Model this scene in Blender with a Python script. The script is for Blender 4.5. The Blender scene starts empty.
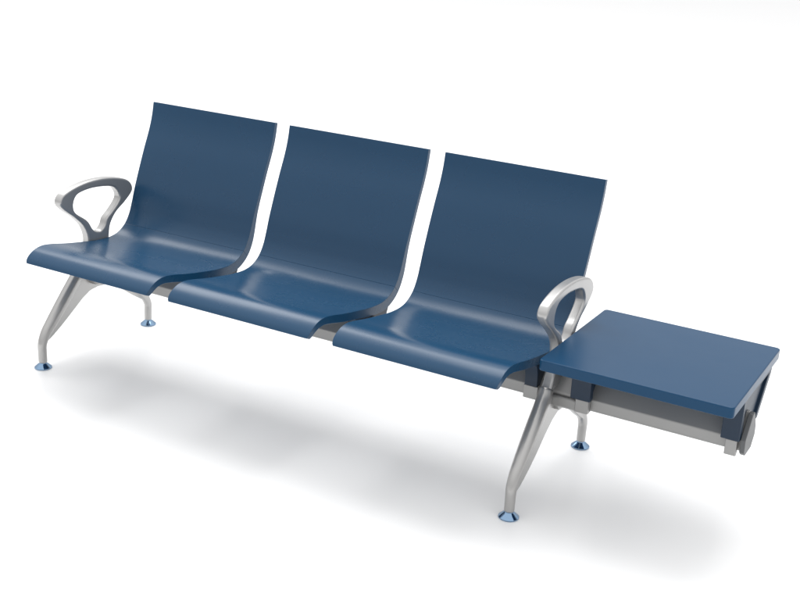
import bpy, bmesh, math
from mathutils import Vector, Matrix

sc = bpy.context.scene
COL = sc.collection

# ------------------------------------------------------------------ materials
def new_mat(name):
    m = bpy.data.materials.new(name); m.use_nodes = True
    nt = m.node_tree
    return m, nt, nt.nodes['Principled BSDF']

def grain(nt, b, scale, strength, dist, rough, rough_var, detail=4, stretch=(1, 1, 1)):
    tc = nt.nodes.new('ShaderNodeTexCoord')
    mp = nt.nodes.new('ShaderNodeMapping'); mp.inputs['Scale'].default_value = stretch
    nt.links.new(tc.outputs['Object'], mp.inputs['Vector'])
    n = nt.nodes.new('ShaderNodeTexNoise'); n.inputs['Scale'].default_value = scale
    n.inputs['Detail'].default_value = detail
    nt.links.new(mp.outputs['Vector'], n.inputs['Vector'])
    bp = nt.nodes.new('ShaderNodeBump'); bp.inputs['Strength'].default_value = strength
    bp.inputs['Distance'].default_value = dist
    nt.links.new(n.outputs['Fac'], bp.inputs['Height']); nt.links.new(bp.outputs['Normal'], b.inputs['Normal'])
    n2 = nt.nodes.new('ShaderNodeTexNoise'); n2.inputs['Scale'].default_value = 7; n2.inputs['Detail'].default_value = 5
    nt.links.new(tc.outputs['Object'], n2.inputs['Vector'])
    mr = nt.nodes.new('ShaderNodeMapRange')
    mr.inputs['From Min'].default_value = .3; mr.inputs['From Max'].default_value = .7
    mr.inputs['To Min'].default_value = rough - rough_var; mr.inputs['To Max'].default_value = rough + rough_var
    nt.links.new(n2.outputs['Fac'], mr.inputs['Value']); nt.links.new(mr.outputs['Result'], b.inputs['Roughness'])

def blue_mat(name, col, rough, spec=.5, coat=0.):
    m, nt, b = new_mat(name)
    b.inputs['Base Color'].default_value = (*col, 1)
    b.inputs['Specular IOR Level'].default_value = spec
    b.inputs['Coat Weight'].default_value = coat; b.inputs['Coat Roughness'].default_value = .22
    grain(nt, b, 18, .02, .001, rough, .025, detail=1)
    return m

def metal_mat(name, col, rough, metallic):
    m, nt, b = new_mat(name)
    b.inputs['Base Color'].default_value = (*col, 1); b.inputs['Metallic'].default_value = metallic
    grain(nt, b, 220, .10, .0005, rough, .05)
    return m

M_SEAT = blue_mat('blue_polyurethane', (.0050, .047, .109), .27, .41)
M_TABLE = blue_mat('blue_laminate', (.008, .050, .115), .30, .20)
M_BRKT = blue_mat('dark_blue_plastic', (.006, .022, .048), .40, .4)
M_ALU = metal_mat('cast_aluminium', (.43, .425, .417), .32, .75)
M_ARM = metal_mat('polished_cast_aluminium', (.45, .447, .442), .31, .62)
M_BEAM = metal_mat('grey_powder_coated_steel', (.335, .333, .328), .40, .4)
M_CAP = metal_mat('grey_plastic_cap', (.10, .105, .11), .45, .0)
M_CHROME = metal_mat('chrome_reflected_blue', (.22, .33, .47), .07, 1.)  # dark blue reflection on the feet, put into the chrome's base colour
M_DARK = metal_mat('dark_recess', (.03, .03, .03), .6, 0.)

m, nt, b = new_mat('white_studio_floor'); M_FLOOR = m
b.inputs['Base Color'].default_value = (.90, .90, .90, 1)
b.inputs['Specular IOR Level'].default_value = .15
b.inputs['Roughness'].default_value = .25

# ------------------------------------------------------------------ helpers
def link(name, me, mat, parent=None, smooth=True, angle=40):
    o = bpy.data.objects.new(name, me); COL.objects.link(o)
    me.materials.clear(); me.materials.append(mat)
    for p in me.polygons: p.use_smooth = smooth
    if smooth and angle:
        me.set_sharp_from_angle(angle=math.radians(angle))
    if parent is not None: o.parent = parent
    return o

def bm_mesh(name, bm):
    bmesh.ops.recalc_face_normals(bm, faces=bm.faces)
    me = bpy.data.meshes.new(name); bm.to_mesh(me); bm.free(); return me

def bevel(o, w, seg=3, ang=35):
    md = o.modifiers.new('bevel', 'BEVEL'); md.width = w; md.segments = seg
    md.limit_method = 'ANGLE'; md.angle_limit = math.radians(ang); md.harden_normals = False
    return o

def catmull(pts, n):
    """resample an open polyline of tuples through a Catmull-Rom spline at n even steps"""
    P = [Vector(p) for p in pts]
    P = [P[0] * 2 - P[1]] + P + [P[-1] * 2 - P[-2]]
    dense = []
    for i in range(1, len(P) - 2):
        a, b_, c, d = P[i - 1:i + 3]
        for k in range(24):
            t = k / 24
            dense.append(.5 * ((2 * b_) + (c - a) * t + (2 * a - 5 * b_ + 4 * c - d) * t * t + (3 * b_ - a - 3 * c + d) * t ** 3))
    dense.append(P[-2].copy())
    L = [0]
    for i in range(1, len(dense)): L.append(L[-1] + (dense[i] - dense[i - 1]).length)
    out = []; j = 0
    for k in range(n):
        s = L[-1] * k / (n - 1)
        while j < len(L) - 2 and L[j + 1] < s: j += 1
        t = (s - L[j]) / max(1e-9, L[j + 1] - L[j])
        out.append(dense[j].lerp(dense[j + 1], min(1, t)))
    return out

def closed_spline(pts, n):
    P = [Vector(p) for p in pts]; m_ = len(P); per = max(2, n // m_)
    out = []
    for i in range(m_):
        a, b_, c, d = P[i - 1], P[i], P[(i + 1) % m_], P[(i + 2) % m_]
        for k in range(per):
            t = k / per
            out.append(.5 * ((2 * b_) + (c - a) * t + (2 * a - 5 * b_ + 4 * c - d) * t * t + (3 * b_ - a - 3 * c + d) * t ** 3))
    return out

def add_tube(bm, path, radii, seg=28, flat=1.0):
    """swept tube in a constant-x plane; radii = in-plane radius, flat scales it along x"""
    rings = []
    for i, p in enumerate(path):
        t = (path[min(i + 1, len(path) - 1)] - path[max(i - 1, 0)]).normalized()
        nrm = Vector((1, 0, 0)); bn = t.cross(nrm).normalized()
        rings.append([bm.verts.new(p + nrm * (radii[i] * flat * math.cos(a)) + bn * (radii[i] * math.sin(a)))
                      for a in [2 * math.pi * k / seg for k in range(seg)]])
    for r0, r1 in zip(rings, rings[1:]):
        for k in range(seg):
            bm.faces.new((r0[k], r0[(k + 1) % seg], r1[(k + 1) % seg], r1[k]))
    bm.faces.new(rings[0][::-1]); bm.faces.new(rings[-1])

def add_prism(bm, poly, x0, x1):
    """(y, z) polygon extruded from x0 to x1"""
    a = [bm.verts.new((x0, y, z)) for y, z in poly]; b_ = [bm.verts.new((x1, y, z)) for y, z in poly]
    n = len(poly)
    bm.faces.new(a); bm.faces.new(b_[::-1])
    for k in range(n): bm.faces.new((a[k], b_[k], b_[(k + 1) % n], a[(k + 1) % n]))

def add_lathe(bm, prof, centre, seg=40):
    rings = []
    for r, z in prof:
        rings.append([bm.verts.new((centre[0] + r * math.cos(2 * math.pi * k / seg), centre[1] + r * math.sin(2 * math.pi * k / seg), centre[2] + z)) for k in range(seg)])
    for r0, r1 in zip(rings, rings[1:]):
        for k in range(seg): bm.faces.new((r0[k], r0[(k + 1) % seg], r1[(k + 1) % seg], r1[k]))
    bm.faces.new(rings[0][::-1]); bm.faces.new(rings[-1])

def plate_with_hole(name, outer, inner, thick, bev):
    """2-D curve (y,z) with an optional hole, thickened along x, rounded; returned as a mesh"""
    cu = bpy.data.curves.new(name, 'CURVE'); cu.dimensions = '2D'; cu.fill_mode = 'BOTH'
    for loop in [outer] + ([inner] if inner else []):
        s = cu.splines.new('POLY'); s.points.add(len(loop) - 1)
        for pt, p in zip(s.points, loop): pt.co = (p[0], p[1], 0, 1)
        s.use_cyclic_u = True
    cu.extrude = thick / 2 - bev; cu.bevel_depth = bev; cu.bevel_resolution = 4; cu.offset = -bev
    tmp = bpy.data.objects.new(name, cu); COL.objects.link(tmp)
    dg = bpy.context.evaluated_depsgraph_get()
    me = bpy.data.meshes.new_from_object(tmp.evaluated_get(dg))
    bpy.data.objects.remove(tmp); bpy.data.curves.remove(cu)
    # curve x,y,z -> world y,z,x
    me.transform(Matrix(((0, 0, 1, 0), (1, 0, 0, 0), (0, 1, 0, 0), (0, 0, 0, 1))))
    bm = bmesh.new(); bm.from_mesh(me); bmesh.ops.remove_doubles(bm, verts=bm.verts, dist=1e-5)
    bmesh.ops.recalc_face_normals(bm, faces=bm.faces); bm.to_mesh(me); bm.free()
    return me

# ------------------------------------------------------------------ dimensions
P, W = .555, .492                   # seat pitch and seat width
XA, XB = -.0242, 1.6247             # the two leg frames
T0, T1, TY0, TY1, TZ, TB = 1.645, 2.136, -.224, .250, .430, .4015

bench = bpy.data.objects.new('waiting_bench', None); COL.objects.link(bench)
bench['label'] = 'blue three seat waiting bench on silver legs, with a side table at one end'
bench['category'] = 'bench'

# ------------------------------------------------------------------ seat shells
PROF = [(.256, .7955), (.247, .752), (.232, .707), (.206, .648), (.180, .585), (.154, .520), (.137, .471), (.122, .435),
        (.100, .405), (.066, .384), (.025, .376), (-.030, .378), (-.090, .386), (-.170, .399), (-.235, .412),
        (-.275, .4165), (-.305, .412), (-.328, .401), (-.343, .388), (-.3485, .377)]
NP = 150
CURVE = catmull(PROF, NP)
# thickness by height/depth
def thick(p):
    if p.y > .47: return .0155
    if p.x > .03: return .034
    if p.x > -.02: return .027
    if p.x > -.24: return .0245
    return .0245 - .007 * min(1, (-.24 - p.x) / .10)
TH = [thick(p) for p in CURVE]
for _ in range(130): TH = [TH[0]] + [(TH[i - 1] + TH[i] + TH[i + 1]) / 3 for i in range(1, NP - 1)] + [TH[-1]]
NRM = []
for i in range(NP):
    t = (CURVE[min(i + 1, NP - 1)] - CURVE[max(i - 1, 0)]).normalized()
    NRM.append(Vector((-t.y, t.x)))          # to the back / underside
ci = min(range(NP), key=lambda i: abs(CURVE[i].y - .406) + (0 if CURVE[i].x > .05 else 9))

def half_width(i):
    s = i / (NP - 1)
    hw = .2495 - .0075 * max(0, (s - .25)) / .75
    e = (NP - 1 - i) / 6.
    if e < 1: hw -= .006 * (1 - math.sqrt(max(0, 1 - (1 - e) ** 2)))      # rounded lip corners
    return hw

def shell(name, i0, i1, cx, gap0, gap1):
    bm = bmesh.new(); NU = 28; top = []; bot = []
    for i in range(i0, i1 + 1):
        s = i / (NP - 1); hw = half_width(i); c = CURVE[i]; n = NRM[i]
        # shallow dish across the seat pan
        pan = math.exp(-((s - .70) / .13) ** 2) * .0065 + math.exp(-((s - .28) / .16) ** 2) * .002
        off = Vector((0, 0))
        if i == i0: off = (CURVE[i + 1] - c).normalized() * gap0
        if i == i1: off = (CURVE[i - 1] - c).normalized() * gap1
        rt, rb = [], []
        for k in range(NU + 1):
            u = -1 + 2 * k / NU
            u = math.copysign(1 - (1 - abs(u)) ** 1.4, u)
            d = pan * (1 - u ** 4)
            q = c + n * d + off; q2 = c + n * (TH[i] + d * .6) + off
            rt.append(bm.verts.new((cx + hw * u, q.x, q.y))); rb.append(bm.verts.new((cx + hw * u, q2.x, q2.y)))
        top.append(rt); bot.append(rb)
    for a in range(len(top) - 1):
        for k in range(NU):
            bm.faces.new((top[a][k], top[a][k + 1], top[a + 1][k + 1], top[a + 1][k]))
            bm.faces.new((bot[a][k], bot[a + 1][k], bot[a + 1][k + 1], bot[a][k + 1]))
        bm.faces.new((top[a][0], top[a + 1][0], bot[a + 1][0], bot[a][0]))
        bm.faces.new((top[a][NU], bot[a][NU], bot[a + 1][NU], top[a + 1][NU]))
    for k in range(NU):
        bm.faces.new((top[0][k], bot[0][k], bot[0][k + 1], top[0][k + 1]))
        bm.faces.new((top[-1][k], top[-1][k + 1], bot[-1][k + 1], bot[-1][k]))
    return bm_mesh(name, bm)

for i in range(3):
    cx = i * P + W / 2 - .004
    o = link('backrest', shell('backrest', 0, ci, cx, 0, .00005), M_SEAT, bench, angle=50); bevel(o, .0007, 2, 50)
    seat = link('seat', shell('seat', ci, NP - 1, cx, .00005, 0), M_SEAT, bench, angle=50); bevel(seat, .0009, 3, 50)
    for x0 in (cx - .24, cx + .2035):
        bm = bmesh.new()
        side = [tuple(v) for v in catmull([(-.150, .378), (-.115, .368), (-.092, .350), (-.082, .322), (-.080, .290)], 14)]
        poly = side + [(-.02, .286), (.055, .290), (.075, .330), (.085, .352), (.0, .362), (-.09, .372)]
        add_prism(bm, poly, x0, x0 + .036)
        br = link('support_bracket', bm_mesh('support_bracket', bm), M_BRKT, bench, angle=30); bevel(br, .003, 2)
        bm = bmesh.new()
        add_prism(bm, [(-.0775, .2885), (-.0775, .251), (-.060, .248), (-.058, .2885)], x0 - .003, x0 + .039)
        bevel(link('bracket_foot', bm_mesh('bracket_foot', bm), M_BEAM, br), .002, 2)

# ------------------------------------------------------------------ beam
bm = bmesh.new()
BEAM = [(-.052, .250), (-.0575, .256), (-.0595, .284), (-.056, .2885), (-.012, .343), (-.002, .343), (.046, .2885), (.048, .284), (.046, .256), (.041, .250)]
add_prism(bm, BEAM, -.06, 2.133)
bevel(link('beam', bm_mesh('beam', bm), M_BEAM, bench, angle=25), .0025, 3, 20)
for x0, x1 in ((2.1335, 2.1460), (-.0730, -.0605)):
    bm = bmesh.new()
    add_prism(bm, [(-.058, .244), (-.074, .256), (-.080, .292), (-.034, .346), (-.014, .346), (.020, .300), (.024, .272), (.000, .244)], x0, x1)
    bevel(link('end_cap', bm_mesh('end_cap', bm), M_CAP, bench, angle=25), .0015, 2, 20)

# ------------------------------------------------------------------ armrests
OUT = [(-.066, .378), (-.080, .428), (-.118, .467), (-.162, .500), (-.183, .524), (-.176, .547), (-.150, .561), (-.100, .573),
       (-.047, .578), (.015, .576), (.078, .566), (.126, .550), (.148, .527), (.145, .504), (.110, .476), (.067, .449), (.040, .415),
       (.032, .375), (.030, .335), (.020, .305), (-.045, .296), (-.098, .292), (-.088, .325)]
HOLE = [(-.044, .418), (-.066, .449), (-.115, .484), (-.125, .510), (-.116, .534), (-.094, .546), (-.042, .551), (.013, .547),
        (.053, .539), (.074, .524), (.085, .502), (.076, .484), (.048, .459), (.022, .440), (.012, .420), (.002, .409), (-.012, .402), (-.029, .406)]
def open_loop(pts, n): return [tuple(v) for v in closed_spline(pts, n)]
for x in (XA, XB):
    me = plate_with_hole('armrest', open_loop(OUT, 200), open_loop(HOLE, 150), .030, .0072)
    o = link('armrest', me, M_ARM, bench, angle=None)
    o.data.transform(Matrix.Translation((x, 0, 0)))
    wn = o.modifiers.new('weighted', 'WEIGHTED_NORMAL'); wn.weight = 80; wn.keep_sharp = False

# ------------------------------------------------------------------ legs (each one casting, fused by a voxel remesh)
def radii(keys, n): return [v.x for v in catmull([(k, 0, 0) for k in keys], n)] if False else [
    keys[min(len(keys) - 1, int(t))] * (1 - (t - int(t))) + keys[min(len(keys) - 1, int(t) + 1)] * (t - int(t)) for t in [(len(keys) - 1) * i / (n - 1) for i in range(n)]]
def leg(x, path, rad, web, name='leg'):
    bm = bmesh.new()
    pts = [Vector((x, v.x, v.y)) for v in catmull(path, 46)]
    add_tube(bm, pts, radii(rad, 46), flat=1.0)
    w = [tuple(v) for v in web]
    wx = x - .006 if x < 0 else x + .002
    add_prism(bm, w, wx - .0085, wx + .0085)
    o = link('leg', bm_mesh('leg', bm), M_ALU, bench, angle=None)
    r = o.modifiers.new('fuse', 'REMESH'); r.mode = 'VOXEL'; r.voxel_size = .0024; r.use_smooth_shade = True
    s = o.modifiers.new('soften', 'SMOOTH'); s.factor = .5; s.iterations = 6
    return o
FOOT_Y, REAR_Y = -.2725, .2312
for x in (XA, XB):
    fr = leg(x, [(FOOT_Y, .018), (FOOT_Y, .05), (FOOT_Y + .001, .082), (-.254, .115), (-.226, .145), (-.165, .210), (-.112, .268), (-.092, .300)],
             [.0138, .0142, .0168, .0192, .0205, .0210, .0208, .0195],
             [(-.100, .275), (-.045, .256), (.012, .250), (.012, .209), (-.018, .207)] +
             ([(-.050, .203), (-.085, .186), (-.12, .162), (-.155, .138), (-.19, .115), (-.22, .097), (-.245, .085)] if x < 0 else
              [(-.050, .196), (-.095, .168), (-.14, .134), (-.18, .108), (-.215, .088), (-.240, .076), (-.260, .070)]) + [(-.265, .090), (-.20, .160)])
    rr = leg(x, [(REAR_Y, .018), (REAR_Y, .05), (REAR_Y - .001, .080), (.212, .112), (.180, .143), (.120, .187), (.060, .225), (.015, .242)],
             [.0130, .0135, .0150, .0160, .0165, .0170, .0180, .0180],
             [(-.015, .250), (.055, .250), (.13, .205), (.195, .150), (.225, .105), (.205, .100), (.16, .128), (.11, .162), (.06, .190), (.02, .205), (-.015, .207)])
    for lg, y in ((fr, FOOT_Y), (rr, REAR_Y)):
        bm = bmesh.new()
        add_lathe(bm, [(.0262, 0), (.0275, .0015), (.0272, .004), (.0245, .0065), (.0165, .0135), (.0140, .0155), (.0125, .017), (.0115, .024)], (x, y, 0))
        link('foot', bm_mesh('foot', bm), M_CHROME, lg, angle=35)
    # saddle clamp round the underside of the beam
    bm = bmesh.new()
    xs0, xs1 = (x - .040, x + .045) if x < 0 else (x - .042, x + .108)
    add_prism(bm, [(-.066, .276), (-.070, .272), (-.070, .250), (-.060, .242), (.046, .242), (.056, .250), (.056, .276), (.050, .276), (.0485, .248), (-.0605, .248), (-.0605, .276)], xs0, xs1)
    add_prism(bm, [(-.058, .2435), (-.045, .226), (.035, .226), (.045, .2435)], x - .022, x + .022)
    bevel(link('saddle_clamp', bm_mesh('saddle_clamp', bm), M_BEAM, bench, angle=30), .002, 2)

# ------------------------------------------------------------------ side table
bm = bmesh.new()
r = .012; corners = []
for cx_, cy_, a0 in ((T1 - r, TY1 - r, 0), (T0 + r, TY1 - r, 90), (T0 + r, TY0 + r, 180), (T1 - r, TY0 + r, 270)):
    for k in range(7):
        a = math.radians(a0 + 15 * k); corners.append((cx_ + r * math.cos(a), cy_ + r * math.sin(a)))
lo = [bm.verts.new((x, y, TB)) for x, y in corners]; hi = [bm.verts.new((x, y, TZ)) for x, y in corners]
bm.faces.new(lo[::-1]); bm.faces.new(hi)
for k in range(len(lo)): bm.faces.new((lo[k], lo[(k + 1) % len(lo)], hi[(k + 1) % len(lo)], hi[k]))
bevel(link('tabletop', bm_mesh('tabletop', bm), M_TABLE, bench, angle=30), .003, 4)

for x0, x1 in ((1.690, 1.744), (2.086, 2.1325)):
    bm = bmesh.new()
    add_prism(bm, [(-.094, .4003), (-.090, .290), (-.078, .286), (-.066, .292), (-.072, .388), (.162, .388), (.078, .300), (.084, .286), (.096, .288), (.186, .380), (.192, .4003)], x0, x1)
    add_prism(bm, [(-.075, .392), (-.070, .300), (.080, .300), (.168, .392)], x0 + .006, x1 - .008)
    br = link('support_bracket', bm_mesh('support_bracket', bm), M_BRKT, bench, angle=30)
    bevel(br, .0022, 2)
    bm = bmesh.new()
    add_prism(bm, [(-.082, .2875), (-.080, .250) if x0 < 2 else (-.080, .245), (-.064, .247) if x0 < 2 else (-.064, .241), (-.061, .2875)], x0 + .012, x1 - .006)
    bevel(link('bracket_foot', bm_mesh('bracket_foot', bm), M_BEAM, br), .002, 2)

# ------------------------------------------------------------------ floor
bm = bmesh.new()
bmesh.ops.create_circle(bm, cap_ends=True, segments=96, radius=150)
fl = link('floor', bm_mesh('floor', bm), M_FLOOR, None, smooth=False)
fl['kind'] = 'structure'

# ------------------------------------------------------------------ light
w = bpy.data.worlds.new('World'); sc.world = w; w.use_nodes = True
nt = w.node_tree; bg = nt.nodes['Background']
tc = nt.nodes.new('ShaderNodeTexCoord'); sep = nt.nodes.new('ShaderNodeSeparateXYZ')
nt.links.new(tc.outputs['Generated'], sep.inputs[0])
rmp = nt.nodes.new('ShaderNodeValToRGB'); e = rmp.color_ramp.elements
e[0].position = 0.0; e[0].color = (.45, .45, .455, 1); e[1].position = .75; e[1].color = (1, 1, 1, 1)
k = e.new(.25); k.color = (.66, .66, .665, 1)
nt.links.new(sep.outputs['Z'], rmp.inputs['Fac']); nt.links.new(rmp.outputs['Color'], bg.inputs['Color'])
bg.inputs['Strength'].default_value = 1.33

def area(name, loc, target, sx, sy, power, col=(1, 1, 1)):
    l = bpy.data.lights.new(name, 'AREA'); l.shape = 'RECTANGLE'; l.size = sx; l.size_y = sy; l.energy = power; l.color = col
    o = bpy.data.objects.new(name, l); COL.objects.link(o); o.location = loc
    o.rotation_euler = (Vector(target) - Vector(loc)).to_track_quat('-Z', 'Y').to_euler()
    return o
area('overhead_softbox', (.1, 3.2, 9.0), (1.1, 0, .2), 6.6, 5.4, 520)
area('left_softbox', (-2.6, 2.0, 4.3), (.9, 0, .4), 2.8, 2.0, 72)

# ------------------------------------------------------------------ camera
def rot(rx, ry, rz):
    return Matrix.Rotation(rz, 4, 'Z') @ Matrix.Rotation(rx, 4, 'X') @ Matrix.Rotation(ry, 4, 'Z')
cam = bpy.data.cameras.new('camera'); co = bpy.data.objects.new('camera', cam); COL.objects.link(co)
co.matrix_world = Matrix.Translation((2.6421, -2.7952, 1.5208)) @ rot(1.2343, .0587, .4988)
cam.sensor_width = 36; cam.lens = 1178.62 / 800 * 36; cam.clip_end = 500
sc.camera = co
sc.view_settings.view_transform = 'Standard'; sc.view_settings.look = 'None'; sc.view_settings.exposure = 0; sc.view_settings.gamma = 1
